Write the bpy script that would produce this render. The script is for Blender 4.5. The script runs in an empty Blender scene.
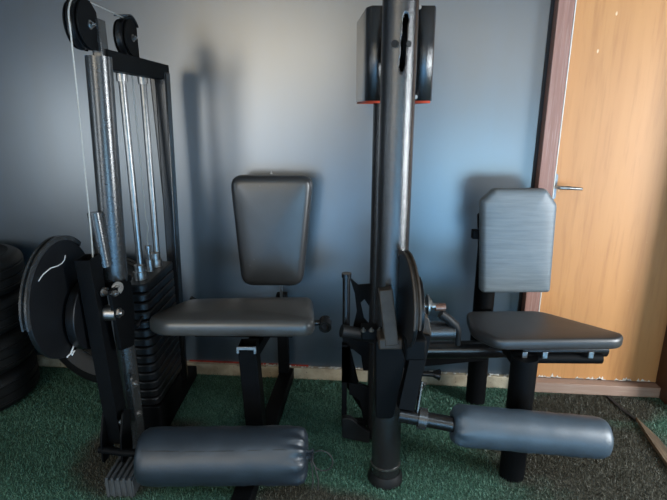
import bpy, bmesh, math, random
import numpy as np
from mathutils import Vector, Matrix
C = bpy.context.scene.collection
PI = math.pi
R = math.radians

# ------------------------------------------------------------------ camera, world, lights, exposure
cd = bpy.data.cameras.new('camera'); cam = bpy.data.objects.new('camera', cd); C.objects.link(cam)
cd.sensor_width = 36.0; cd.lens = 500/667*36.0
cam.location = (0, 0, 1.4); cam.rotation_euler = (R(90-15.7), 0, R(5.1))
bpy.context.scene.camera = cam
vs = bpy.context.scene.view_settings
vs.view_transform = 'Standard'; vs.look = 'None'; vs.gamma = 1.0; vs.use_curve_mapping = False
vs.exposure = 0.0

w = bpy.data.worlds.new('sky'); bpy.context.scene.world = w; w.use_nodes = True
bg = w.node_tree.nodes['Background']; bg.inputs[0].default_value = (0.62, 0.8, 1.0, 1); bg.inputs[1].default_value = 0.6

def area(name, loc, target, sx, sy, power, col):
    l = bpy.data.lights.new(name, 'AREA'); l.shape = 'RECTANGLE'; l.size = sx; l.size_y = sy
    l.energy = power; l.color = col
    o = bpy.data.objects.new(name, l); C.objects.link(o); o.location = loc
    d = Vector(target)-Vector(loc); o.rotation_euler = d.to_track_quat('-Z', 'Y').to_euler()
    return o
# daylight through the openings of the gym (rear clerestory, rear doorway, side windows), plus an added overhead fill
area('upper_left_daylight', (-1.5, -2.75, 2.1), (-1.2, 2.4, 2.0), 2.0, 0.9, 45, (1.0, 0.85, 0.6))
area('upper_right_daylight', (1.4, -2.75, 2.1), (1.0, 2.4, 2.0), 2.0, 0.9, 15, (1.0, 0.86, 0.64))
area('lower_right_daylight', (1.55, -2.75, 0.5), (0.85, 2.0, 0.35), 1.5, 0.75, 36, (0.42, 0.75, 1.0))
floor_fill = area('rear_floor_fill', (0.9, -1.4, 2.7), (0.9, -1.4, 0), 3.0, 2.2, 270, (0.72, 0.87, 1.0)); floor_fill.data.spread = R(95)  # added lamp below the closed ceiling, brightens the rear floor for blue bounce
area('lower_left_daylight', (-1.9, -2.75, 1.0), (-1.1, 0.6, 0.0), 1.3, 1.2, 38, (0.86, 0.94, 1.0))
area('right_window_daylight', (2.6, 0.85, 1.12), (0.4, 2.2, 0.75), 0.75, 1.3, 108, (0.9, 0.96, 1.0))
area('left_window_daylight', (-2.75, 0.1, 1.15), (0.0, 1.8, 1.2), 0.4, 0.9, 8, (0.8, 0.92, 1.0))

# ------------------------------------------------------------------ materials
def nmat(name):
    m = bpy.data.materials.new(name); m.use_nodes = True
    nt = m.node_tree; b = nt.nodes['Principled BSDF']
    return m, nt, b
def N(nt, t, **k):
    n = nt.nodes.new(t)
    for a, v in k.items(): setattr(n, a, v)
    return n
def mix(nt, fac, a, b):
    n = N(nt, 'ShaderNodeMix', data_type='RGBA')
    if isinstance(fac, (int, float)): n.inputs[0].default_value = fac
    else: nt.links.new(fac, n.inputs[0])
    for s, v in ((6, a), (7, b)):
        if isinstance(v, tuple): n.inputs[s].default_value = (*v, 1)
        else: nt.links.new(v, n.inputs[s])
    return n.outputs[2]
def noise(nt, scale, detail=4, rough=.55, vec=None, stretch=None):
    n = N(nt, 'ShaderNodeTexNoise'); n.inputs['Scale'].default_value = scale
    n.inputs['Detail'].default_value = detail; n.inputs['Roughness'].default_value = rough
    if vec is None:
        vec = N(nt, 'ShaderNodeTexCoord').outputs['Object']
    if stretch:
        mp = N(nt, 'ShaderNodeMapping'); mp.inputs['Scale'].default_value = stretch
        nt.links.new(vec, mp.inputs[0]); vec = mp.outputs[0]
    nt.links.new(vec, n.inputs['Vector'])
    return n.outputs['Fac']
def ramp(nt, f, lo, hi):
    n = N(nt, 'ShaderNodeMapRange'); n.inputs[1].default_value = lo; n.inputs[2].default_value = hi
    nt.links.new(f, n.inputs[0]); return n.outputs[0]
def bump(nt, b, h, strength=.2, dist=.002):
    n = N(nt, 'ShaderNodeBump'); n.inputs['Strength'].default_value = strength; n.inputs['Distance'].default_value = dist
    nt.links.new(h, n.inputs['Height']); nt.links.new(n.outputs[0], b.inputs['Normal'])
def simple(name, col, rough=.5, metal=0., var=.25, scale=20, bs=.15, bd=.001, col2=None, wear=None, spec=.5, stretch=None):
    m, nt, b = nmat(name)
    f = ramp(nt, noise(nt, scale, stretch=stretch), .3, .7)
    c2 = col2 or tuple(c*(1-var) for c in col)
    c = mix(nt, f, col, c2)
    if wear:
        c = mix(nt, ramp(nt, noise(nt, wear[1], 6, .7), wear[2], wear[2]+.04), c, wear[0])
    nt.links.new(c, b.inputs['Base Color'])
    b.inputs['Roughness'].default_value = rough; b.inputs['Metallic'].default_value = metal
    b.inputs['Specular IOR Level'].default_value = spec
    bump(nt, b, noise(nt, scale*8, 2), bs, bd)
    return m

M = {}
M['gloss_black'] = simple('glossy_black_enamel', (.007, .007, .008), .26, 0, .3, 30, .25, .0015, spec=.6, wear=((.12, .12, .12), 45, .72))
M['column_black'] = simple('hammered_black_enamel', (.014, .014, .015), .2, .0, .3, 40, .5, .002, spec=1.0, wear=((.2, .2, .2), 60, .74))
M['post_grey'] = simple('worn_grey_black_enamel', (.04, .041, .042), .24, .3, .3, 40, .16, .002, spec=1.0, wear=((.3, .3, .3), 50, .72))
M['satin_black'] = simple('satin_black_paint', (.003, .0033, .0038), .55, 0, .3, 25, .15, .001, spec=.08, wear=((.09, .09, .09), 38, .74))
M['plate_black'] = simple('cast_black_plate', (.006, .0064, .0075), .36, 0, .3, 25, .25, .001, spec=.3, wear=((.08, .08, .08), 60, .76))
M['chrome'] = simple('dull_chrome', (.3, .3, .3), .3, 1., .3, 60, .05, .0005)
M['steel'] = simple('bare_steel', (.42, .41, .4), .35, 1., .4, 80, .1, .0005)
M['copper_steel'] = simple('rusty_steel_pin', (.3, .17, .13), .4, .8, .4, 80, .1, .0005)
M['bronze'] = simple('brownish_worn_paint', (.055, .042, .032), .5, .0, .3, 40, .2, .001, spec=.25, wear=((.35, .33, .3), 40, .7))
M['cable'] = simple('clear_coated_steel_cable', (.36, .35, .32), .45, .2, .2, 200, .1, .0005)
M['white_paint'] = simple('white_scratch_paint', (.7, .7, .68), .6, 0, .2, 60, .1, .0005)
M['vinyl'] = simple('black_vinyl', (.024, .0245, .026), .38, 0, .25, 14, .22, .0012, spec=.9, wear=((.06, .06, .062), 9, .66))
M['vinyl_grey'] = simple('grey_black_vinyl', (.075, .07, .064), .36, 0, .3, 10, .12, .0012, spec=.9)
M['vinyl_dust'] = simple('dusty_black_leatherette', (.024, .022, .022), .42, 0, .3, 9, .2, .001, spec=.8)
M['fabric'] = simple('black_roller_cover', (.013, .021, .031), .46, 0, .35, 12, .35, .0015, spec=.7)
M['fabric_blue_lit'] = simple('blue_lit_roller_cover', (.035, .055, .075), .46, 0, .35, 12, .3, .0015, spec=.8)  # blue daylight on the right roller is mixed into this colour
M['rubber'] = simple('black_rubber', (.006, .0065, .007), .55, 0, .3, 20, .2, .001, spec=.3)
M['tread'] = simple('grey_ribbed_rubber', (.07, .075, .08), .6, 0, .35, 25, .2, .001)
M['red'] = simple('red_orange_primer', (.6, .06, .02), .6, 0, .25, 30, .1, .001)
M['cord'] = simple('black_cord', (.02, .02, .02), .7, 0, .2, 50, .1, .0005)
M['seam_strip'] = simple('black_seam_and_gap_shade', (.008, .008, .01), .6)

# ribbed leatherette (right backrest): fine horizontal creases
m, nt, b = nmat('creased_dark_leatherette')
tc = N(nt, 'ShaderNodeTexCoord').outputs['Object']
f = noise(nt, 6, 4, .6, tc, (1, 1, 14))
c = mix(nt, ramp(nt, f, .3, .7), (.1, .12, .135), (.14, .165, .18))
nt.links.new(c, b.inputs['Base Color']); b.inputs['Roughness'].default_value = .45
bump(nt, b, f, .35, .003); M['vinyl_crease'] = m

# wall paint: dark slate semi gloss with scuffs and faint vertical drips
m, nt, b = nmat('slate_wall_paint')
tc = N(nt, 'ShaderNodeTexCoord').outputs['Object']
f1 = ramp(nt, noise(nt, 1.3, 3, .5, tc), .3, .7)
c = mix(nt, f1, (.018, .036, .055), (.015, .031, .05))
f2 = ramp(nt, noise(nt, 7, 3, .5, tc, (1, 1, .12)), .45, .75)
c = mix(nt, f2, c, (.018, .027, .037))
f3 = ramp(nt, noise(nt, 26, 5, .7, tc, (1, 1, 2.4)), .755, .78)
c = mix(nt, f3, c, (.16, .17, .18))
nt.links.new(c, b.inputs['Base Color']); b.inputs['Roughness'].default_value = .34
b.inputs['IOR'].default_value = 2.6
bump(nt, b, noise(nt, 3, 3, .5, tc), .1, .01); M['wall'] = m
M['bounce_blue'] = simple('blue_bounce_floor', (.18, .42, .68), .35, 0, .15, 3, .05, .001)  # made-up blue, the unseen rear floor reflects it onto wall and machines
M['wall_room'] = simple('grey_room_paint', (.08, .085, .09), .7, 0, .15, 3)
M['ceiling'] = simple('warm_ceiling_paint', (.3, .25, .2), .8, 0, .12, 3)

# baseboard: beige tile and mortar with dirt
m, nt, b = nmat('beige_baseboard_tile')
tc = N(nt, 'ShaderNodeTexCoord').outputs['Object']
c = mix(nt, ramp(nt, noise(nt, 14, 5, .6, tc), .35, .65), (.42, .36, .26), (.27, .22, .15))
c = mix(nt, ramp(nt, noise(nt, 55, 4, .6, tc), .62, .7), c, (.1, .08, .06))
nt.links.new(c, b.inputs['Base Color']); b.inputs['Roughness'].default_value = .65
bump(nt, b, noise(nt, 60, 3, .5, tc), .3, .002); M['baseboard'] = m
M['mortar'] = simple('white_mortar_splash', (.55, .54, .5), .9, 0, .3, 60, .5, .003)
M['red_line'] = simple('red_primer_line', (.35, .03, .015), .6, 0, .4, 40)

# plywood door
def wood(name, c1, c2, c3, rough, sc=(9, 9, .55), spots=None):
    m, nt, b = nmat(name)
    tc = N(nt, 'ShaderNodeTexCoord').outputs['Object']
    f = noise(nt, 2.2, 6, .6, tc, sc)
    c = mix(nt, ramp(nt, f, .3, .7), c1, c2)
    g = noise(nt, 9, 4, .6, tc, sc)
    c = mix(nt, ramp(nt, g, .5, .85), c, c3)
    if spots:
        c = mix(nt, ramp(nt, noise(nt, 24, 2, .4, tc, (1, 1, .5)), .76, .8), c, spots)
    nt.links.new(c, b.inputs['Base Color']); b.inputs['Roughness'].default_value = rough
    bump(nt, b, g, .08, .001)
    return m
M['door'] = wood('varnished_plywood', (.46, .22, .075), (.41, .185, .062), (.33, .14, .046), .5, (5, 5, .35), spots=(.75, .58, .38))
M['jamb'] = wood('red_brown_frame_wood', (.3, .15, .115), (.21, .1, .075), (.4, .27, .23), .5, (30, 30, .8))
M['jamb_dark'] = wood('dark_brown_frame_wood', (.06, .022, .01), (.04, .014, .007), (.08, .03, .016), .45, (20, 20, .6))
M['sill'] = wood('dusty_pink_sill_wood', (.3, .2, .15), (.24, .15, .11), (.36, .28, .23), .7, (.6, 10, 10))
M['splinter'] = wood('weathered_strip_wood', (.13, .085, .05), (.04, .03, .02), (.22, .16, .1), .8, (30, 2, 30))
M['edge_white'] = simple('white_edge_paint', (.72, .68, .62), .6)

# turf: green with worn brown patches, the left one also painting machine shade
def turf_color(nt, bright):
    geo = N(nt, 'ShaderNodeNewGeometry').outputs['Position']
    sep = N(nt, 'ShaderNodeSeparateXYZ'); nt.links.new(geo, sep.inputs[0])
    f = ramp(nt, noise(nt, 160, 2, .6, geo), .38, .62)
    g = mix(nt, f, tuple(v*bright for v in (.012, .056, .033)), tuple(v*bright for v in (.07, .145, .103)))
    br = mix(nt, f, tuple(v*bright for v in (.013, .0125, .0075)), tuple(v*bright for v in (.062, .058, .04)))
    big = noise(nt, 2.3, 4, .6, geo)
    def blob(x, y, rx, ry):
        dx = N(nt, 'ShaderNodeMath', operation='MULTIPLY_ADD'); dx.inputs[1].default_value = 1/rx; dx.inputs[2].default_value = -x/rx
        dy = N(nt, 'ShaderNodeMath', operation='MULTIPLY_ADD'); dy.inputs[1].default_value = 1/ry; dy.inputs[2].default_value = -y/ry
        nt.links.new(sep.outputs[0], dx.inputs[0]); nt.links.new(sep.outputs[1], dy.inputs[0])
        p = N(nt, 'ShaderNodeMath', operation='MULTIPLY'); nt.links.new(dx.outputs[0], p.inputs[0]); nt.links.new(dx.outputs[0], p.inputs[1])
        q = N(nt, 'ShaderNodeMath', operation='MULTIPLY_ADD'); nt.links.new(dy.outputs[0], q.inputs[0]); nt.links.new(dy.outputs[0], q.inputs[1]); nt.links.new(p.outputs[0], q.inputs[2])
        r = N(nt, 'ShaderNodeMath', operation='MULTIPLY_ADD'); nt.links.new(big, r.inputs[0]); r.inputs[1].default_value = 2.2; r.inputs[2].default_value = -1.1
        s = N(nt, 'ShaderNodeMath', operation='ADD'); nt.links.new(q.outputs[0], s.inputs[0]); nt.links.new(r.outputs[0], s.inputs[1])
        k = N(nt, 'ShaderNodeMapRange'); k.interpolation_type = 'SMOOTHSTEP'
        k.inputs[1].default_value = .55; k.inputs[2].default_value = 1.35; k.inputs[3].default_value = 1; k.inputs[4].default_value = 0
        nt.links.new(s.outputs[0], k.inputs[0]); return k.outputs[0]
    acc = None
    for bl in BLOBS:
        o = blob(*bl)
        if acc is None: acc = o
        else:
            mx = N(nt, 'ShaderNodeMath', operation='MAXIMUM'); nt.links.new(acc, mx.inputs[0]); nt.links.new(o, mx.inputs[1]); acc = mx.outputs[0]
    return mix(nt, acc, g, br)
BLOBS = [(.9, 1.9, .48, .36), (.98, 1.38, .55, .42), (.35, 1.45, .3, .1), (-.95, 1.72, .28, .26), (-.2, 1.45, .3, .16), (1.05, 2.25, .35, .16)]
m, nt, b = nmat('turf_backing')
nt.links.new(turf_color(nt, .8), b.inputs['Base Color']); b.inputs['Roughness'].default_value = .95
bump(nt, b, noise(nt, 120, 3, .6), .6, .004); M['turf_base'] = m
m, nt, b = nmat('turf_blades')
nt.links.new(turf_color(nt, 1.5), b.inputs['Base Color']); b.inputs['Roughness'].default_value = .6
M['turf_blade'] = m

# ------------------------------------------------------------------ mesh helpers
class MB:
    def __init__(s): s.bm = bmesh.new()
    def box(s, c, d, rot=None):
        r = bmesh.ops.create_cube(s.bm, size=1.0)
        Mx = Matrix.Translation(Vector(c)) @ (rot or Matrix.Identity(4)) @ Matrix.Diagonal((*d, 1))
        bmesh.ops.transform(s.bm, matrix=Mx, verts=r['verts']); return s
    @staticmethod
    def frame(p0, p1, up=(0, 0, 1)):
        p0, p1 = Vector(p0), Vector(p1); z = (p1-p0).normalized(); u = Vector(up)
        if abs(z.dot(u)) > .98: u = Vector((0, 1, 0))
        x = u.cross(z).normalized(); y = z.cross(x)
        return x, y, z
    def bar(s, p0, p1, wx, wy, up=(0, 0, 1)):
        x, y, z = s.frame(p0, p1, up); p0, p1 = Vector(p0), Vector(p1)
        vs = []
        for p in (p0, p1):
            for a, b_ in ((-1, -1), (1, -1), (1, 1), (-1, 1)):
                vs.append(s.bm.verts.new(p+x*a*wx/2+y*b_*wy/2))
        for f in ((3, 2, 1, 0), (4, 5, 6, 7), (0, 1, 5, 4), (1, 2, 6, 5), (2, 3, 7, 6), (3, 0, 4, 7)):
            s.bm.faces.new([vs[i] for i in f])
        return s
    def hollow(s, p0, p1, wx, wy, t=.004, up=(0, 0, 1), deep=.12):
        # square tube, open at p1
        x, y, z = s.frame(p0, p1, up); p0, p1 = Vector(p0), Vector(p1)
        q = ((-1, -1), (1, -1), (1, 1), (-1, 1))
        A = [s.bm.verts.new(p0+x*a*wx/2+y*b_*wy/2) for a, b_ in q]
        B = [s.bm.verts.new(p1+x*a*wx/2+y*b_*wy/2) for a, b_ in q]
        I = [s.bm.verts.new(p1+x*a*(wx/2-t)+y*b_*(wy/2-t)) for a, b_ in q]
        J = [s.bm.verts.new(p1-z*deep+x*a*(wx/2-t)+y*b_*(wy/2-t)) for a, b_ in q]
        for i in range(4):
            j = (i+1) % 4
            s.bm.faces.new((A[i], A[j], B[j], B[i])); s.bm.faces.new((B[i], B[j], I[j], I[i])); s.bm.faces.new((I[i], I[j], J[j], J[i]))
        s.bm.faces.new(A[::-1]); s.bm.faces.new(J); return s
    def tube(s, pts, r, seg=20, cap=True, up=(0, 0, 1)):
        pts = [Vector(p) for p in pts]; n = len(pts); rs = r if isinstance(r, (list, tuple)) else [r]*n
        rings = []; px = None
        for i, p in enumerate(pts):
            t = (pts[min(i+1, n-1)]-pts[max(i-1, 0)]).normalized()
            if px is None:
                u = Vector(up)
                if abs(t.dot(u)) > .95: u = Vector((0, 1, 0))
                px = u.cross(t).normalized()
            else:
                px = (px-t*px.dot(t)).normalized()
            py = t.cross(px)
            rings.append([s.bm.verts.new(p+(px*math.cos(a)+py*math.sin(a))*rs[i]) for a in [2*PI*k/seg for k in range(seg)]])
        for A, B in zip(rings, rings[1:]):
            for k in range(seg):
                s.bm.faces.new((A[k], A[(k+1) % seg], B[(k+1) % seg], B[k]))
        if cap: s.bm.faces.new(rings[0][::-1]); s.bm.faces.new(rings[-1])
        return s
    def pipe(s, p0, p1, ro, ri, seg=24):
        p0, p1 = Vector(p0), Vector(p1); x, y, z = s.frame(p0, p1)
        def ring(p, r): return [s.bm.verts.new(p+(x*math.cos(2*PI*k/seg)+y*math.sin(2*PI*k/seg))*r) for k in range(seg)]
        L = [ring(p0, ro), ring(p1, ro), ring(p1, ri), ring(p0, ri)]
        for i in range(4):
            A, B = L[i], L[(i+1) % 4]
            for k in range(seg): s.bm.faces.new((A[k], A[(k+1) % seg], B[(k+1) % seg], B[k]))
        return s
    def prism(s, pts, Mx, d):
        # 2D outline in Mx's xy plane, extruded by d along its z (centred)
        a = [s.bm.verts.new(Mx @ Vector((p[0], p[1], -d/2))) for p in pts]
        b_ = [s.bm.verts.new(Mx @ Vector((p[0], p[1], d/2))) for p in pts]
        n = len(pts)
        s.bm.faces.new(a[::-1]); s.bm.faces.new(b_)
        for i in range(n): s.bm.faces.new((a[i], a[(i+1) % n], b_[(i+1) % n], b_[i]))
        return s
    def revolve(s, prof, Mx, seg=40, a0=0, a1=2*PI, radial=None):
        # prof: (r, h) pairs, about Mx's z axis
        full = abs(a1-a0-2*PI) < 1e-6; n = seg if full else seg+1
        G = []
        for k in range(n):
            a = a0+(a1-a0)*k/seg
            row = []
            for i, (r, h) in enumerate(prof):
                rr = r*(radial(a, i) if radial else 1)
                row.append(s.bm.verts.new(Mx @ Vector((rr*math.cos(a), rr*math.sin(a), h))))
            G.append(row)
        for k in range(seg):
            A, B = G[k], G[(k+1) % n]
            for i in range(len(prof)-1):
                s.bm.faces.new((A[i], B[i], B[i+1], A[i+1]))
        return s
    def build(s, name, mat, parent=None, bev=0., ang=40, weld=True):
        bm = s.bm
        if weld: bmesh.ops.remove_doubles(bm, verts=bm.verts, dist=1e-5)
        bmesh.ops.recalc_face_normals(bm, faces=bm.faces)
        me = bpy.data.meshes.new(name); bm.to_mesh(me); bm.free()
        for mm in (mat if isinstance(mat, (list, tuple)) else [mat]): me.materials.append(mm)
        me.polygons.foreach_set('use_smooth', [True]*len(me.polygons)); me.set_sharp_from_angle(angle=R(ang))
        o = bpy.data.objects.new(name, me); C.objects.link(o)
        if parent: o.parent = parent
        if bev:
            b = o.modifiers.new('bevel', 'BEVEL'); b.width = bev; b.segments = 2; b.limit_method = 'ANGLE'; b.angle_limit = R(45)
        return o

def YZ(x=0): return Matrix(((0, 0, 1, x), (1, 0, 0, 0), (0, 1, 0, 0), (0, 0, 0, 1)))     # xy -> local (Y, Z), z -> X
def XZ(y=0): return Matrix(((1, 0, 0, 0), (0, 0, -1, y), (0, 1, 0, 0), (0, 0, 0, 1)))    # xy -> (X, Z), z -> -Y
def XY(z=0): return Matrix.Translation((0, 0, z))
def axis(p, d): return Matrix.Translation(Vector(p)) @ Vector(d).to_track_quat('Z', 'Y').to_matrix().to_4x4()
def circ(cx, cy, r, a0=0, a1=360, n=24): return [(cx+r*math.cos(R(a0+(a1-a0)*k/n)), cy+r*math.sin(R(a0+(a1-a0)*k/n))) for k in range(n+1)]
def fillet(pts, rad, n=6):
    out = []; L = len(pts)
    rr = rad if isinstance(rad, (list, tuple)) else [rad]*L
    for i in range(L):
        p = Vector(pts[i]); a = Vector(pts[i-1])-p; b = Vector(pts[(i+1) % L])-p
        d = min(rr[i], a.length*.48, b.length*.48); A = p+a.normalized()*d; B = p+b.normalized()*d
        for k in range(n+1):
            t = k/n; out.append(tuple((1-t)**2*A+2*t*(1-t)*p+t*t*B))
    return out
def cushion(outline, thick, e, dome, Mx):
    # padded board: outline in xy, front towards +z
    mb = MB(); P = [Vector(p) for p in outline]; n = len(P)
    nrm = []
    for i in range(n):
        t = (P[(i+1) % n]-P[i-1]).normalized(); nrm.append(Vector((t.y, -t.x)))
    area2 = sum(P[i].x*P[(i+1) % n].y-P[(i+1) % n].x*P[i].y for i in range(n))
    if area2 < 0: nrm = [-v for v in nrm]
    cen = sum(P, Vector((0, 0)))/n
    rings = []
    def ring(inset, z): rings.append([mb.bm.verts.new(Mx @ Vector(((P[i]-nrm[i]*inset).x, (P[i]-nrm[i]*inset).y, z))) for i in range(n)])
    h = thick/2; eb = e*.45
    ring(eb*1.4, -h); ring(eb*.4, -h+eb*.3); ring(0, -h+eb*1.1)
    for k in range(0, 7):
        a = PI/2*k/6; ring(e*(1-math.cos(a)), h-e+e*math.sin(a))
    hx = max(abs((P[i]-cen).x) for i in range(n)); hy = max(abs((P[i]-cen).y) for i in range(n))
    for s_ in (.93, .85, .75, .64, .52, .4, .28, .16, .07):
        row = []
        for i in range(n):
            q = (P[i]-nrm[i]*e-cen)*s_
            row.append(mb.bm.verts.new(Mx @ Vector((*(cen+q), h+dome*max(0, 1-(q.x/hx)**2)*max(0, 1-(q.y/hy)**2)))))
        rings.append(row)
    for A, B in zip(rings, rings[1:]):
        for i in range(n): mb.bm.faces.new((A[i], A[(i+1) % n], B[(i+1) % n], B[i]))
    mb.bm.faces.new(rings[0][::-1])
    c = mb.bm.verts.new(Mx @ Vector((*cen, h+dome)))
    for i in range(n): mb.bm.faces.new((rings[-1][i], rings[-1][(i+1) % n], c))
    inner = [v for row in rings[8:] for v in row]+[c]
    for _ in range(14): bmesh.ops.smooth_vert(mb.bm, verts=inner, factor=.5, use_axis_x=True, use_axis_y=True, use_axis_z=True)
    return mb
def bolt(parent, p, d, r=.011, h=.012, name='bolt', mat='steel'):
    d = Vector(d).normalized(); Mx = axis(p, d)
    mb = MB(); mb.prism(circ(0, 0, r*1.5, n=24)[:-1], Mx @ Matrix.Translation((0, 0, .0015)), .003)
    mb.prism(circ(0, 0, r, n=6)[:-1], Mx @ Matrix.Translation((0, 0, .003+h/2)), h)
    mb.tube([Vector(p)+d*(h), Vector(p)+d*(h+.009)], r*.5, 12)
    return mb.build(name, M[mat], parent)
def thing(name, label, cat, loc=(0, 0, 0), rz=0., group=None):
    o = bpy.data.objects.new(name, None); C.objects.link(o); o.location = loc; o.rotation_euler = (0, 0, rz)
    o.empty_display_size = .1
    o['label'] = label; o['category'] = cat
    if group: o['group'] = group
    return o
def tag(o, label, cat, group=None, kind=None):
    o['label'] = label; o['category'] = cat
    if group: o['group'] = group
    if kind: o['kind'] = kind
    return o
def struct(mb, name, mat, label, cat, parent=None, bev=0.):
    o = mb.build(name, mat, parent, bev)
    if parent is None:
        o['kind'] = 'structure'; o['label'] = label; o['category'] = cat
    return o

# ------------------------------------------------------------------ room
WY = 2.41
XL, XR, YB, ZC = -2.9, 2.7, -2.9, 2.75
struct(MB().box(((XL+XR)/2, (WY+.75)/2, -.06), (XR-XL+.2, WY-.75+.2, .12)), 'floor', M['turf_base'], 'floor under worn green artificial turf', 'floor')
struct(MB().box(((XL+XR)/2, (.65+YB-.1)/2, -.06), (XR-XL+.2, .65-YB+.1, .12)), 'floor_rear', M['bounce_blue'], 'unseen floor in front of the turf, blue added to tint the wall reflection', 'floor')
struct(MB().box(((XL+.722)/2, WY+.06, ZC/2), (.722-XL, .12, ZC)).box(((1.44+XR)/2, WY+.06, ZC/2), (XR-1.44, .12, ZC)).box((1.08, WY+.06, (ZC+2.1)/2), (.722, .12, ZC-2.1)),
       'wall_back', M['wall'], 'dark slate painted wall behind the machines', 'wall')
struct(MB().box(((XL+XR)/2, (WY+YB)/2, ZC+.06), (XR-XL+.2, WY-YB+.2, .12)), 'ceiling', M['ceiling'], 'warm plain ceiling', 'ceiling')
# side and rear walls with openings for the daylight
def wall_with_hole(name, ax, pos, a0, a1, holes):
    mb = MB(); xs = [a0]
    for h in holes: xs += [h[0], h[1]]
    xs.append(a1)
    def slab(u0, u1, z0, z1):
        if u1-u0 < 1e-4 or z1-z0 < 1e-4: return
        if ax == 'x': mb.box((pos, (u0+u1)/2, (z0+z1)/2), (.1, u1-u0, z1-z0))
        else: mb.box(((u0+u1)/2, pos, (z0+z1)/2), (u1-u0, .1, z1-z0))
    for i in range(len(xs)-1):
        if i % 2 == 0: slab(xs[i], xs[i+1], 0, ZC)
        else:
            h = holes[(i-1)//2]; slab(h[0], h[1], 0, h[2]); slab(h[0], h[1], h[3], ZC)
    return mb
struct(wall_with_hole('l', 'x', XL+.05-.1, YB, WY, [(-1.05, .85, .6, 1.9)]), 'wall_left', M['wall_room'], 'grey side wall with a window opening', 'wall')
struct(wall_with_hole('r', 'x', XR, YB, WY, [(.4, 1.3, .42, 1.82)]), 'wall_right', M['wall_room'], 'grey side wall opposite with a window opening', 'wall')
rear = MB()
rear.box((-.1, YB, .08), (5.6, .1, .16)).box((-.1, YB, 2.69), (5.6, .1, .12)).box((-2.72, YB, 1.6), (.36, .1, 2.1)).box((2.52, YB, 1.6), (.36, .1, 2.1))
rear.box((0.05, YB, 1.4), (.9, .1, 2.6)).box((-1.1, YB+.3, 1.82), (1.7, .1, .16)).box((-1.3, YB+.3, .95), (.12, .1, 1.9))  # last two boxes: unseen crossbar and post added for a dark T reflection
struct(rear, 'wall_rear', M['wall_room'], 'grey rear wall with clerestory, doorway and an added T bar for the reflection', 'wall')

MB().prism([(1.172, 2.34), (1.182, 2.345), (1.2, 2.25), (1.228, 2.14), (1.216, 2.14), (1.186, 2.25)], XY(.006), .012).build('turf_seam', M['seam_strip'], bpy.data.objects['floor'])
# beige baseboard with mortar splashes, red line
mb = MB()
mb.box((-.155, WY-.014, .033), (1.75, .028, .066))
mb.box((-1.97, WY-.012, .03), (1.86, .024, .06))
bb = mb.build('baseboard_back', M['baseboard'], None, .002); bb['kind'] = 'structure'; bb['label'] = 'beige dirty baseboard along the dark wall'; bb['category'] = 'baseboard'
random.seed(4)
mb = MB()
for i in range(150):
    x = random.uniform(-.6, .7); r = random.uniform(.0015, .006)
    bmesh.ops.create_icosphere(mb.bm, subdivisions=1, radius=r, matrix=Matrix.Translation((x, WY-.012+random.uniform(-.01, .008), .067+random.uniform(0, .003))) @ Matrix.Diagonal((random.uniform(1, 2.5), 1, .8, 1)))
o = mb.build('mortar_splash', M['mortar'], bb)
MB().box((-.68, WY-.004, .069), (.66, .008, .006)).build('red_paint_line', M['red_line'], bb)

# door
door = MB(); door.box((1.115, WY+.02, 1.06), (.64, .04, 2.0))
d1 = door.build('door_1', M['door'], None, .002); d1['kind'] = 'structure'; d1['label'] = 'varnished plywood door beside the dark wall'; d1['category'] = 'door'
hb = MB(); hb.prism(fillet([(-.014, -.06), (.014, -.06), (.014, .06), (-.014, .06)], .012), Matrix.Translation((.815, WY-.004, 1.055)) @ XZ(0), .008)
hp = hb.build('handle_plate', M['chrome'], d1)
MB().tube([(.815, WY-.005, 1.057), (.815, WY-.05, 1.057), (.825, WY-.058, 1.057), (.86, WY-.058, 1.056), (.925, WY-.055, 1.052)], [.008, .008, .009, .009, .006], 14).build('door_handle', M['steel'], d1)
mb = MB()
random.seed(9)
for i in range(60):
    x = random.uniform(.82, 1.42); hgt = random.choice([.004, .006, .01, .018])*random.uniform(.6, 1.5)
    mb.prism([(x-.008, 0), (x+.008, 0), (x+.001, hgt)], Matrix.Translation((0, WY-.001, .062)) @ XZ(0), .002)
mb.build('paint_spill', M['edge_white'], d1)
# jamb left, head is above the frame; sill; right jamb projecting
struct(MB().box((.762, WY-.02, 1.07), (.068, .08, 2.14)).box((1.1, WY-.02, 2.1), (.65, .08, .07)), 'trim_1', M['jamb'], 'reddish brown door frame post beside the dark wall', 'door frame', None, .003)
struct(MB().box((.7985, WY-.0205, 1.07), (.004, .081, 2.10)), 'trim_2', M['edge_white'], 'thin white edge line of the door frame', 'trim')
struct(MB().box((.722, WY-.004, ZC/2), (.014, .012, ZC)), 'trim_3', M['seam_strip'], 'black strip painted as the shaded gap between the dark wall and door frame', 'trim')  # black strip stands in for the shadow in the gap
struct(MB().box((1.12, WY-.015, .028), (.65, .07, .056)), 'trim_4', M['sill'], 'dusty wooden sill under the door', 'door sill', None, .003)
struct(MB().box((1.515, WY-.085, 1.09), (.16, .24, 2.18)), 'trim_5', M['jamb_dark'], 'dark brown projecting door frame at the right edge', 'door frame', None, .004)

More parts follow.
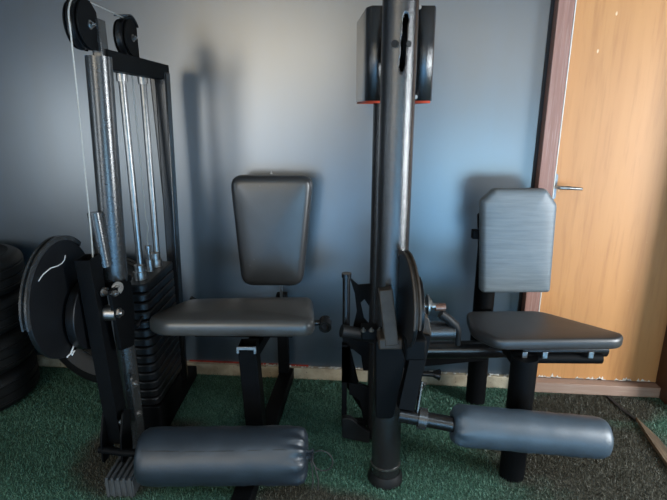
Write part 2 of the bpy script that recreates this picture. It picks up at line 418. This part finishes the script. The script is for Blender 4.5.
# turf blades: one countless mass
rng = np.random.default_rng(3)
n = 190000
x = rng.uniform(-2.3, 1.75, n); y = rng.uniform(1.02, 2.38, n)
keep = ~((x > .79) & (y > 2.35)) & ~((x > 1.43) & (y > 2.2)) ; x = x[keep]; y = y[keep]; n = len(x)
hh = rng.uniform(.006, .015, n); an = rng.uniform(0, 2*PI, n); wd = rng.uniform(.001, .0024, n); lx = rng.normal(0, .005, n); ly = rng.normal(0, .005, n)
v = np.zeros((n, 3, 3), np.float32)
v[:, 0] = np.stack([x-np.cos(an)*wd, y-np.sin(an)*wd, np.full(n, -.001)], 1)
v[:, 1] = np.stack([x+np.cos(an)*wd, y+np.sin(an)*wd, np.full(n, -.001)], 1)
v[:, 2] = np.stack([x+lx, y+ly, hh], 1)
me = bpy.data.meshes.new('artificial_turf'); me.vertices.add(3*n); me.vertices.foreach_set('co', v.ravel())
me.loops.add(3*n); me.loops.foreach_set('vertex_index', np.arange(3*n, dtype=np.int32))
me.polygons.add(n); me.polygons.foreach_set('loop_start', np.arange(0, 3*n, 3, dtype=np.int32))
me.update(calc_edges=True); me.materials.append(M['turf_blade'])
o = bpy.data.objects.new('artificial_turf', me); C.objects.link(o)
tag(o, 'short worn green and brown artificial turf over the floor', 'turf', kind='stuff')

# ------------------------------------------------------------------ shared machine pieces
def roller(parent, p0, p1, rad, mat, cinch, other, seam=True):
    p0, p1 = Vector(p0), Vector(p1); L = (p1-p0).length; Mx = axis(p0, p1-p0)
    prof = []
    e = .03
    if other == 'pucker':
        prof += [(rad*.28, .012), (rad*.5, .0), (rad*.78, .004), (rad*.95, .02), (rad, .045)]
    else:
        prof += [(rad*.3, .0), (rad*.7, .0), (rad*.9, .006), (rad*.98, .02), (rad, .04)]
    nb = len(prof)
    for k in range(1, 16): prof.append((rad*(1+.012*math.sin(k*1.9)), .045+(L-.11)*k/16))
    ne = len(prof)
    if cinch: prof += [(rad, L-.06), (rad*.97, L-.03), (rad*.84, L-.008), (rad*.6, L+.004), (rad*.36, L-.004), (rad*.16, L-.004), (rad*.12, L+.012), (rad*.2, L+.026), (.001, L+.02)]
    else: prof += [(rad, L-.04), (rad*.98, L-.02), (rad*.9, L-.006), (rad*.7, L+.002), (rad*.35, L+.008), (.001, L+.009)]
    def radial(a, i):
        if cinch and i >= ne: 
            t = min(1, (i-ne)/3); return 1+.17*t*math.sin(11*a+1.2*math.sin(3*a))+.03*t*math.sin(23*a)
        if other == 'pucker' and i < nb-1: return 1+.07*math.sin(7*a+.8*math.sin(2*a))
        return 1+.006*math.sin(2*a+i)
    mb = MB(); mb.revolve(prof, Mx, 72, radial=radial)
    r = mb.build('roller_pad', mat, parent, ang=70)
    return r, Mx, L

# ================================================================== LEFT MACHINE
LM = thing('leg_extension_machine', 'black leg extension machine on the left with tall weight stack frame and gathered roller', 'exercise machine', (-.93, 1.5, 0), R(4))
K = LM
# floor beams
for p0, p1 in (((0, .02, .035), (0, .86, .035)), ((.46, -.14, .035), (.53, .86, .035)), ((.03, .14, .035), (.46, .16, .035))):
    MB().bar(p0, p1, .07, .06).build('base_beam', M['satin_black'], K, .003)
# ribbed rubber cap on the beam end
mb = MB(); mb.box((-.006, .05, .036), (.106, .14, .07))
for k in range(5): mb.box((-.049+.0215*k, .044, .042), (.0105, .138, .086))
mb.build('tread_cap', M['tread'], K, .002)
# front post, lower post, weld plate
MB().tube([(-.004, .15, .80), (.03, .15, 1.565)], .041, 32).build('front_post', M['post_grey'], K)
MB().tube([(-.01, .17, .06), (-.006, .17, .78)], .034, 28).build('lower_post', M['post_grey'], K)
MB().bar((-.004, .72, .06), (.043, .7, 1.555), .05, .06).build('rear_post', M['gloss_black'], K, .006)
MB().bar((.018, .72, .06), (.004, .7, 1.55), .028, .03).build('rear_post_inner', M['gloss_black'], K, .006)
MB().bar((.036, .15, 1.557), (.036, .74, 1.555), .05, .062).build('top_beam', M['satin_black'], K, .003)
MB().prism(fillet([(.02, .81), (.185, .785), (.185, .66), (.15, .54), (.045, .57), (.03, .7)], .012), YZ(.03), .012).build('pivot_plate', M['satin_black'], K, .001)
MB().prism(fillet([(.105, .81), (.195, .81), (.195, .785), (.105, .785)], .01), YZ(-.006), .085).build('weld_collar', M['satin_black'], K, .003)
MB().bar((.04, .15, 1.5), (.04, .15, 1.675), .03, .05).build('pulley_mount', M['post_grey'], K, .003)
# pulleys
def pulley(cy, cz, r, x, sq, hood=False):
    mb = MB()
    mb.revolve([(.008, -.012), (r, -.012), (r*.9, -.004), (r*.9, .004), (r, .012), (.008, .012), (.008, -.012)], Matrix.Translation((x, cy, cz)) @ YZ(0), 40)
    p = mb.build('pulley', M['plate_black'], K)
    rr = r*.96
    for sx in (-.02, .02):
        o2 = circ(cy, cz, rr, 90, 270, 24)+[(cy+sq, cz-rr), (cy+sq, cz+rr*.62), (cy+sq*.35, cz+rr)]
        MB().prism(o2, YZ(x+sx), .005).build('side_plate', M['satin_black'], p, .001)
    bolt(p, (x+.023, cy, cz), (1, 0, 0), .009, .008)
    if hood:
        a = [(cy+(r+.01)*math.cos(R(t)), cz+(r+.01)*math.sin(R(t))) for t in range(35, 116, 8)]
        b2 = [(cy+(r+.014)*math.cos(R(t)), cz+(r+.014)*math.sin(R(t))) for t in range(115, 34, -8)]
        MB().prism(a+b2, YZ(x), .05).build('pulley_hood', M['post_grey'], p)
    return p
pulley(.085, 1.65, .074, .022, .055)
pulley(.42, 1.655, .066, .018, .05, True)
# cables
def wire(pts, r=.0027, name='cable', mat='cable'): return MB().tube(pts, r, 10).build(name, M[mat], K)
arc = [(.022, .085+.077*math.cos(R(a)), 1.65+.077*math.sin(R(a))) for a in range(80, 196, 10)]
wire([(.02, .4, 1.722), (.022, .25, 1.724)]+arc+[(.012, .015, 1.4), (-.012, .035, 1.0), (-.02, .04, .92)])
wire([(.012, .452, 1.6), (.01, .45, 1.2), (.009, .447, .97), (.014, .45, .93), (.005, .447, .88), (.006, .448, .84)], .003)
# guide rods
for y0, y1 in ((.378, .355), (.58, .53)):
    MB().tube([(.002, y0, 1.53), (.0, y1, .30)], .0135, 18).build('guide_rod', M['chrome'], K)
    MB().tube([(.002, y0, 1.5), (.002, y0, 1.535)], .02, 18).build('rod_collar', M['steel'], K)
    MB().tube([(.0, y1, .735), (.0, y1, .768)], .027, 18).tube([(.0, y1, .768), (.0, y1, .795)], .021, 18).build('rod_bushing', M['steel'], K)
MB().tube([(.006, .448, .74), (.006, .448, .79)], .016, 14).tube([(.006, .448, .79), (.006, .448, .845)], .008, 12).tube([(.006, .448, .80), (.006, .448, .812)], .014, 6).tube([(.006, .448, .835), (.006, .448, .85)], .013, 14).build('cable_anchor', M['steel'], K)
# stack of weight plates
for k in range(14):
    z = .735-.039*k-.018
    mb = MB(); mb.prism(fillet([(-.045, .28), (.05, .28), (.05, .61), (-.045, .61)], [.042, .042, .02, .02]), XY(z), .034)
    mb.build('weight_plate', M['plate_black'], K, .006)
MB().prism(fillet([(-.04, .30), (.045, .30), (.045, .6), (-.04, .6)], .02), XY(.12), .11).build('stack_base', M['satin_black'], K, .004)
# selector pin
MB().tube([(.02, .29, .60), (.02, .22, .59)], .006, 12).tube([(.02, .23, .592), (.02, .205, .588)], .013, 16).build('selector_pin', M['plate_black'], K)
# cam disc with rim segment
dc = Matrix.Translation((-.116, -.004, .787)) @ YZ(0)
mb = MB(); mb.prism(circ(0, 0, .198, n=64)[:-1], dc, .016)
cdsk = mb.build('cam_disc', M['plate_black'], K, .002)
mb = MB(); mb.revolve([(.198, -.004), (.214, -.004), (.214, .002), (.203, .004), (.203, .010), (.214, .012), (.214, .018), (.198, .018), (.198, -.004)], dc @ Matrix.Translation((0, 0, -.008)), 40, R(48), R(186))
mb.build('cam_groove', M['post_grey'], cdsk)
pts = [(-.106, -.133, .895), (-.106, -.118, .903), (-.106, -.103, .908), (-.106, -.063, .914), (-.106, -.024, .909), (-.106, .004, .91), (-.106, .02, .916), (-.106, .028, .93)]
MB().tube(pts, .0017, 8).build('cord_end', M['white_paint'], cdsk)
mb = MB(); mb.prism(circ(.075, .70, .125, n=48)[:-1], YZ(-.082), .03); mb.build('counterweight_disc', M['plate_black'], K, .003)
MB().tube([(-.1, -.005, .625), (-.1, -.02, .612), (-.1, -.035, .605), (-.1, -.03, .592), (-.1, -.012, .6), (-.1, -.03, .603), (-.1, -.06, .6)], .0026, 8).build('tied_cord', M['white_paint'], K)
# swing arm: open square tube
MB().hollow((-.022, .06, .2), (-.035, .034, .922), .05, .075, .004, up=(0, 1, 0)).build('swing_arm', M['satin_black'], K, .001)
MB().tube([(-.024, .10, 1.062), (-.012, .10, .87)], .024, 24).build('handle_stub', M['post_grey'], K)
bolt(K, (.0, .04, .795), (1, -.25, 0), .011, .05, 'link_bolt')
bolt(K, (.03, .08, .795), (1, -.6, 0), .016, .008, 'pivot_bolt')
MB().tube([(-.005, .05, .715), (.035, .05, .715)], .028, 24).tube([(.03, .05, .715), (.046, .05, .715)], .018, 6).tube([(.046, .05, .715), (.055, .05, .715)], .01, 12).build('pivot_shaft', M['steel'], K)
# lower bracket, fork, axle
MB().prism(fillet([(.1, .22), (.14, .22), (.14, .435), (.1, .435)], .018), YZ(.03), .007).build('clip_plate', M['post_grey'], K, .001)
bolt(K, (.034, .12, .395), (1, -.4, 0), .009, .006); bolt(K, (.034, .12, .265), (1, -.4, 0), .009, .006)
bolt(K, (.006, .035, .285), (1, -.7, 0), .009, .008)
for xx in (-.05, .022):
    MB().prism(fillet([(-.03, .15), (.06, .15), (.07, .32), (.02, .34), (-.02, .25)], .02), YZ(xx), .007).build('fork_plate', M['satin_black'], K, .001)
MB().tube([(-.065, -.01, .2), (.03, -.02, .195), (.1, -.02, .195)], .014, 16).build('roller_axle', M['satin_black'], K)
# roller
rl, Mx, L = roller(K, (.1, -.03, .188), (.695, -.025, .2), .101, M['fabric'], True, 'flat')
MB().tube([(.13, -.098, .262), (.35, -.098, .264), (.65, -.092, .272)], .0022, 8).build('seam', M['cord'], rl)
c0 = Vector((.705, -.03, .2))
loop = [c0+Vector((.012+.045*(1-math.cos(a))/1.2, -.02-.02*math.sin(a/2), .052*math.sin(a)*.8+.006)) for a in [2*PI*k/20 for k in range(21)]]
MB().tube(loop, .0022, 8).tube([c0, c0+Vector((.012, -.02, -.03)), c0+Vector((.016, -.03, -.08)), c0+Vector((.012, -.03, -.12))], .0025, 8).tube([c0, c0+Vector((.02, -.01, -.03)), c0+Vector((.035, -.02, -.09)), c0+Vector((.032, -.02, -.13))], .0025, 8).build('drawstring', M['cord'], rl)
# seat
so = fillet([(.028, .30), (.10, .25), (.685, .255), (.712, .29), (.69, .545), (.14, .51)], [.03, .05, .05, .04, .05, .06])
cushion(so, .075, .034, .010, XY(.562)).build('seat', M['vinyl_grey'], K, ang=70)
MB().box((.42, .40, .514), (.4, .2, .02)).build('seat_board', M['satin_black'], K, .002)
MB().hollow((.475, .22, .06), (.457, .21, .525), .07, .075, .004, up=(0, 1, 0)).build('seat_post', M['satin_black'], K, .001)
mb = MB(); mb.box((.457, .168, .522), (.075, .008, .012)); mb.box((.424, .168, .512), (.01, .01, .022)); mb.box((.49, .168, .512), (.01, .01, .022))
mb.build('seat_bracket', M['steel'], K, .001)
MB().bar((.46, .2, .48), (.52, .8, .46), .06, .05).build('seat_beam', M['satin_black'], K, .003)
MB().tube([(.66, .36, .545), (.74, .365, .543)], .012, 16).pipe((.752, .33, .537), (.752, .38, .546), .026, .017).build('adjustment_knob', M['gloss_black'], K)
# back post + backrest
MB().bar((.515, .82, .06), (.515, .82, .50), .055, .05).build('back_post', M['satin_black'], K, .003)
MB().bar((.515, .8, .46), (.515, .785, .7), .014, .014, (0, 1, 0)).build('backrest_bracket', M['steel'], K, .001)
bo = fillet([(.302, 1.108), (.333, .575), (.63, .575), (.688, 1.108)], [.06, .06, .06, .06])
cushion(bo, .085, .04, .010, XZ(.74)).build('backrest', M['vinyl'], K, ang=70)
bolt(K, (.49, .76, 1.112), (0, 0, 1), .004, .004)
# hose and guard lines behind the stack
MB().tube([(.07, .75, .5), (.12, .74, .47), (.22, .76, .44), (.36, .8, .43)], .011, 12).build('air_hose', M['gloss_black'], K)

# ================================================================== RIGHT MACHINE
RM = thing('leg_curl_machine', 'black leg machine on the right with thick round column and dark creased backrest', 'exercise machine', (.055, 1.667, 0), R(5.5))
K = RM
# column with pulley slot: tube with slot faces cut
mb = MB(); seg = 120; zs = [0, .3, .6, .9, 1.2, 1.45]+[1.5+.01*k for k in range(20)]+[1.7, 1.745]
rc = .0555
def slot(a, z):
    if not 1.509 < z < 1.668: return False
    a0 = R(-83)+(z-1.59)*.9; hw = R(9.5)
    if z > 1.655: hw *= .75
    if z < 1.525: hw *= .75
    return abs(a-a0) < hw
V = []
for z in zs:
    V.append([mb.bm.verts.new((rc*math.cos(2*PI*k/seg), rc*math.sin(2*PI*k/seg), z)) for k in range(seg)])
for i in range(len(zs)-1):
    for k in range(seg):
        am = 2*PI*(k+.5)/seg; am = am-2*PI if am > PI else am
        if slot(am, (zs[i]+zs[i+1])/2): continue
        mb.bm.faces.new((V[i][k], V[i][(k+1) % seg], V[i+1][(k+1) % seg], V[i+1][k]))
mb.bm.faces.new(V[-1]); mb.bm.faces.new(V[0][::-1])
col = mb.build('front_column', M['column_black'], K, ang=50)
sm = col.modifiers.new('wall', 'SOLIDIFY'); sm.thickness = .004; sm.offset = -1
MB().revolve([(.0, 0), (.068, 0), (.068, .018), (.058, .04), (.0, .04)], XY(0), 40).build('column_foot', M['rubber'], K)
MB().revolve([(.0555, .075), (.0585, .076), (.0585, .082), (.0555, .083)], XY(0), 40).build('weld_ring', M['steel'], K)
MB().revolve([(.006, -.009), (.075, -.009), (.066, -.002), (.066, .002), (.075, .009), (.006, .009)], Matrix.Translation((.002, .03, 1.59)) @ Matrix.Rotation(R(10), 4, 'Z') @ YZ(0), 40).build('column_pulley', M['plate_black'], K)
MB().tube([(-.018, -.05, 1.588), (-.022, -.063, 1.588)], .011, 16).tube([(.018, -.052, 1.588), (.021, -.06, 1.588)], .009, 16).build('pulley_pin', M['rubber'], K)
MB().tube([(-.01, .25, .02), (-.01, .25, 1.70)], .046, 32).build('rear_column', M['column_black'], K)
# guard shroud around the column head
def shroud():
    t = .004
    out = [(-.036, .095), (-.078, .095), (-.094, .13), (-.11, .42), (.13, .42), (.133, .13), (.122, .095), (.066, .095)]
    inn = [(-.036, .095+t), (-.078, .095+t), (-.094+t, .13+t), (-.11+t, .42-t), (.13-t, .42-t), (.133-t, .13+t), (.122, .095+t), (.066, .095+t)]
    a, b2 = MB(), MB()
    for src, mb, zb in ((out, a, 1.428), (inn, b2, 1.421)):
        for i in range(7):
            (x0, y0), (x1, y1) = src[i], src[i+1]
            v = [mb.bm.verts.new(p) for p in ((x0, y0, zb), (x1, y1, zb), (x1, y1, 1.72), (x0, y0, 1.72))]
            mb.bm.faces.new(v)
    for mb, nm, mt in ((a, 'shroud', 'column_black'), (b2, 'shroud_lining', 'red')):
        o = mb.build(nm, M[mt], K if nm == 'shroud' else sh[0], ang=20)
        if nm == 'shroud': sh.append(o)
        s = o.modifiers.new('sheet', 'SOLIDIFY'); s.thickness = .0018; s.offset = 0
sh = []
shroud()
for (x, z) in ((-.04, 1.71), (-.04, 1.44), (.072, 1.715), (.072, 1.44)): bolt(sh[0], (x, .094, z), (0, -1, 0), .0045, .003, 'rivet')
for x, w_ in ((-.032, .004), (.064, .004)): MB().box((x, .093, 1.573), (w_, .006, .296)).build('shroud_edge', M['bronze'], sh[0])
MB().bar((0, .12, 1.66), (0, .2, 1.66), .05, .04).build('shroud_bracket', M['satin_black'], K, .002)
# arm upper end (bronze worn square tube) + joint block
MB().bar((-.008, -.115, .64), (-.032, -.09, .828), .045, .05, up=(0, 1, 0)).build('arm_head', M['bronze'], K, .003)
mb = MB(); mb.box((-.012, -.09, .645), (.08, .09, .04))
mb.build('joint_block', M['bronze'], K, .006)
MB().box((-.075, -.02, .64), (.06, .06, .04)).build('joint_block', M['satin_black'], K, .004)
for k in range(4): bolt(K, (-.1+.028*k, -.06, .66), (0, -.3, 1), .006, .005)
MB().prism(fillet([(-.058, .64), (.025, .64), (.045, .56), (.03, .45), (.01, .33), (-.05, .33)], .015), XZ(-.075), .03).build('joint_plate', M['satin_black'], K, .002)
MB().bar((.05, -.105, .385), (.105, -.06, .65), .058, .042, up=(0, 1, 0)).build('swing_arm', M['satin_black'], K, .002)
MB().prism([(.085, .625), (.14, .64), (.128, .7), (.11, .715)], XZ(-.03), .05).build('arm_clevis', M['bronze'], K, .003)
MB().tube([(.03, -.1, .355), (.24, -.128, .327)], .027, 24).build('roller_axle', M['gloss_black'], K)
MB().tube([(.096, -.109, .347), (.125, -.113, .343)], .038, 28).build('axle_collar', M['post_grey'], K)
MB().bar((.09, -.11, .36), (.11, -.07, .47), .006, .024, up=(0, 1, 0)).build('axle_strap', M['post_grey'], K, .001)
rr, Mx, L = roller(K, (.213, -.127, .331), (.758, -.133, .277), .072, M['fabric_blue_lit'], False, 'pucker')
# disc with rim groove
dc = Matrix.Translation((.03, -.13, .80)) @ Matrix.Rotation(R(5), 4, 'Z') @ YZ(0)
cdk = MB().prism(circ(0, 0, .152, n=64)[:-1], dc, .012).build('cam_disc', M['plate_black'], K, .002)
MB().revolve([(.151, -.011), (.164, -.011), (.164, -.006), (.156, -.003), (.156, .003), (.164, .006), (.164, .011), (.151, .011), (.151, -.011)], dc, 40, R(60), R(192)).build('cam_groove', M['bronze'], cdk)
MB().box((.06, -.15, .655), (.07, .1, .075)).build('arm_joint', M['satin_black'], K, .008)
MB().prism(circ(-.03, .74, .105, n=48)[:-1], YZ(.088), .018).build('counterweight_disc', M['plate_black'], K, .002)
MB().tube([(.04, -.03, .745), (.185, -.03, .738)], .011, 20).tube([(.122, -.03, .745), (.128, -.03, .745)], .036, 28).tube([(.128, -.03, .745), (.138, -.03, .745)], .022, 6).build('pivot_bolt', M['steel'], K)
MB().tube([(.152, -.03, .736), (.187, -.03, .736)], .014, 20).build('pin_head', M['copper_steel'], K)
MB().tube([(.14, .1, .585), (.25, .1, .585)], .037, 28).tube([(.25, .1, .585), (.256, .1, .585)], .039, 28).build('stop_tube', M['column_black'], K)
MB().tube([(.198, .08, .665), (.225, .08, .645), (.256, .085, .615), (.272, .09, .585), (.275, .095, .53)], [.018, .018, .018, .013, .011], 16).build('lever_handle', M['rubber'], K)
# horizontal frame tubes
MB().tube([(-.01, .26, .425), (.3, .26, .425), (.95, .27, .425)], .037, 28).build('frame_tube', M['gloss_black'], K)
MB().bar((-.01, .4, .28), (.53, .5, .28), .04, .05).build('lower_beam', M['satin_black'], K, .003)
MB().tube([(.17, .3, .29), (.24, .3, .285)], .012, 14).tube([(.235, .3, .287), (.262, .3, .283)], [.014, .026], 18).build('stop_knob', M['gloss_black'], K)
MB().tube([(.15, .33, .22), (.19, .32, .21)], .022, 8).tube([(.18, .31, .2), (.2, .3, .24)], .01, 8).build('chrome_clamp', M['steel'], K)
# legs
MB().tube([(.505, .015, .0), (.505, .015, .52)], .0475, 32).build('front_leg', M['satin_black'], K)
MB().tube([(.507, .54, 0), (.507, .54, .80), (.49, .53, .95)], .047, 32).build('rear_leg', M['satin_black'], K)
# seat
so = fillet([(.325, .10), (.395, -.005), (.84, .0), (.885, .045), (.655, .275), (.35, .27)], [.05, .04, .03, .05, .05, .03])
cushion(so, .044, .016, .004, XY(.576)).build('seat', M['vinyl_dust'], K, ang=70)
MB().tube([(.46, .035, .506), (.80, .035, .502)], .021, 20).build('seat_tube', M['satin_black'], K)
for x in (.5, .575, .745): MB().box((x, .008, .53), (.018, .008, .026)).build('seat_clamp', M['steel'], K, .001)
MB().box((.6, .16, .54), (.42, .18, .014)).build('seat_board', M['satin_black'], K, .002)
MB().bar((.5, .03, .487), (.505, .52, .487), .05, .05).build('seat_beam', M['satin_black'], K, .003)
# backrest
bo = fillet([(.42, 1.03), (.45, .62), (.758, .62), (.742, 1.015), (.69, 1.08), (.47, 1.08)], [.012, .02, .02, .012, .012, .012])
cushion(bo, .06, .028, .008, XZ(.43)).build('backrest', M['vinyl_crease'], K, ang=70)
MB().bar((.44, .475, .86), (.66, .475, .86), .03, .04).build('backrest_bracket', M['satin_black'], K, .002)
MB().box((.425, .47, .875), (.035, .03, .04)).build('backrest_clamp', M['satin_black'], K, .002)
# plate work left of the column
MB().tube([(-.149, .25, .49), (-.149, .25, .755)], .0155, 20).tube([(-.149, .25, .752), (-.149, .25, .768)], .02, 20).build('guide_tube', M['gloss_black'], K)
MB().tube([(-.17, .19, .545), (-.02, .22, .50)], .026, 20).build('side_handle', M['rubber'], K)
pl = [(-.135, .745), (-.10, .715), (-.045, .72), (-.04, .60), (-.075, .655), (-.09, .64), (-.075, .57), (-.04, .53), (-.04, .33),
      (-.075, .33), (-.085, .40), (-.12, .43), (-.163, .44), (-.163, .52), (-.12, .53), (-.105, .6), (-.115, .68)]
MB().prism(pl, XZ(.26), .014).build('side_bracket', M['satin_black'], K, .001)
pl = [(-.165, .45), (-.135, .45), (-.135, .23), (-.12, .225), (-.09, .2), (-.075, .12), (-.075, .08), (-.045, .08), (-.045, .26), (-.10, .28), (-.135, .29), (-.165, .29)]
MB().prism(pl, XZ(.24), .02).build('side_brace', M['satin_black'], K, .001)
MB().bar((-.155, .25, .06), (-.155, .25, .46), .022, .03).build('side_leg', M['satin_black'], K, .002)
MB().prism(fillet([(-.165, .13), (-.165, .035), (-.045, .005), (-.045, .06), (-.13, .13)], .01), XZ(.22), .03).build('side_foot', M['rubber'], K, .003)
MB().bar((-.06, .235, .09), (-.165, .24, .09), .03, .03).build('foot_link', M['satin_black'], K, .002)
MB().bar((0, .02, .52), (0, .25, .52), .05, .06).build('column_link', M['satin_black'], K, .003)
MB().bar((0, .04, .12), (0, .25, .12), .05, .06).build('column_link', M['satin_black'], K, .003)

# ================================================================== tyres
def tyre(loc, rot, rad, wid, label, group=None):
    o = thing('rubber_tyre', label, 'tyre', loc, 0, group); o.rotation_euler = rot
    h = wid/2; ri = rad*.58
    prof = [(ri, -h*.72), (ri*1.12, -h*.95), (rad*.80, -h), (rad*.81, -h*1.03), (rad*.83, -h*1.0), (rad*.92, -h*.92), (rad*.98, -h*.74),
            (rad, -h*.55), (rad*.985, -h*.5), (rad*.985, -h*.44), (rad*1.0, -h*.4), (rad*1.0, -h*.06), (rad*.98, -h*.03), (rad*.98, h*.03), (rad*1.0, h*.06),
            (rad*1.0, h*.4), (rad*.985, h*.44), (rad*.985, h*.5), (rad, h*.55), (rad*.98, h*.74), (rad*.92, h*.92), (rad*.83, h), (rad*.81, h*1.03), (rad*.8, h), (ri*1.12, h*.95), (ri, h*.72)]
    MB().revolve(prof, XY(h*1.03), 64).build('tread_body', M['rubber'], o, ang=35)
    MB().revolve([(ri, h*.3), (ri*.97, h*.3), (ri*.97, h*1.75), (ri, h*1.75), (ri, h*.3)], XY(0), 48).build('inner_bead', M['plate_black'], o)
    return o
th = .178
for k, lab in enumerate(('black rubber tyre on the turf, lowest of the stack at the left edge', 'black rubber tyre second up in the stack at the left edge', 'black rubber tyre third up in the stack at the left edge', 'black rubber tyre on top of the stack at the left edge')):
    tyre((-2.03+.008*(k % 2), 2.06+.006*k, .002+k*th*1.031), (0, 0, .4*k), .315, th, lab, 'stacked tyres at the left edge')
tyre((-1.36, 2.195, .356), (R(-94), 0, 0), .34, .17, 'black rubber tyre leaning on the dark wall behind the cam disc')

# wooden strip on the turf
MB().prism([(1.222, 2.15), (1.245, 2.0), (1.24, 1.7), (1.205, 1.4), (1.155, 1.4), (1.18, 1.7), (1.205, 2.0)], XY(.014), .018).build('wooden_strip', M['splinter'], None, .002)
tag(bpy.data.objects['wooden_strip'], 'weathered pointed wooden strip lying on the turf at the right', 'wood strip')

# labels of parts that look different from the rest of their thing
for o in bpy.data.objects:
    n = o.name.split('.')[0]; p = o.parent
    lab = {'shroud_lining': 'red orange inner lining', 'pin_head': 'rusty copper coloured pin', 'cord_end': 'thin white cord end', 'tied_cord': 'knotted white cord',
           'guide_rod': 'dull chrome guide rod', 'tread_cap': 'grey ribbed rubber cap', 'red_paint_line': 'thin red painted line', 'cable': 'pale coated steel cable',
           'mortar_splash': 'white mortar splashes', 'door_handle': 'grey metal lever handle', 'paint_spill': 'white paint splashes along the door bottom'}.get(n)
    if p and lab: o['label'] = lab
    if p and n == 'roller_pad': o['label'] = 'gathered dark roller cover' if p == LM else 'puckered dark roller cover with blue light in its colour'
    if p and n == 'backrest' and p == RM: o['label'] = 'grey creased backrest with cut corners'
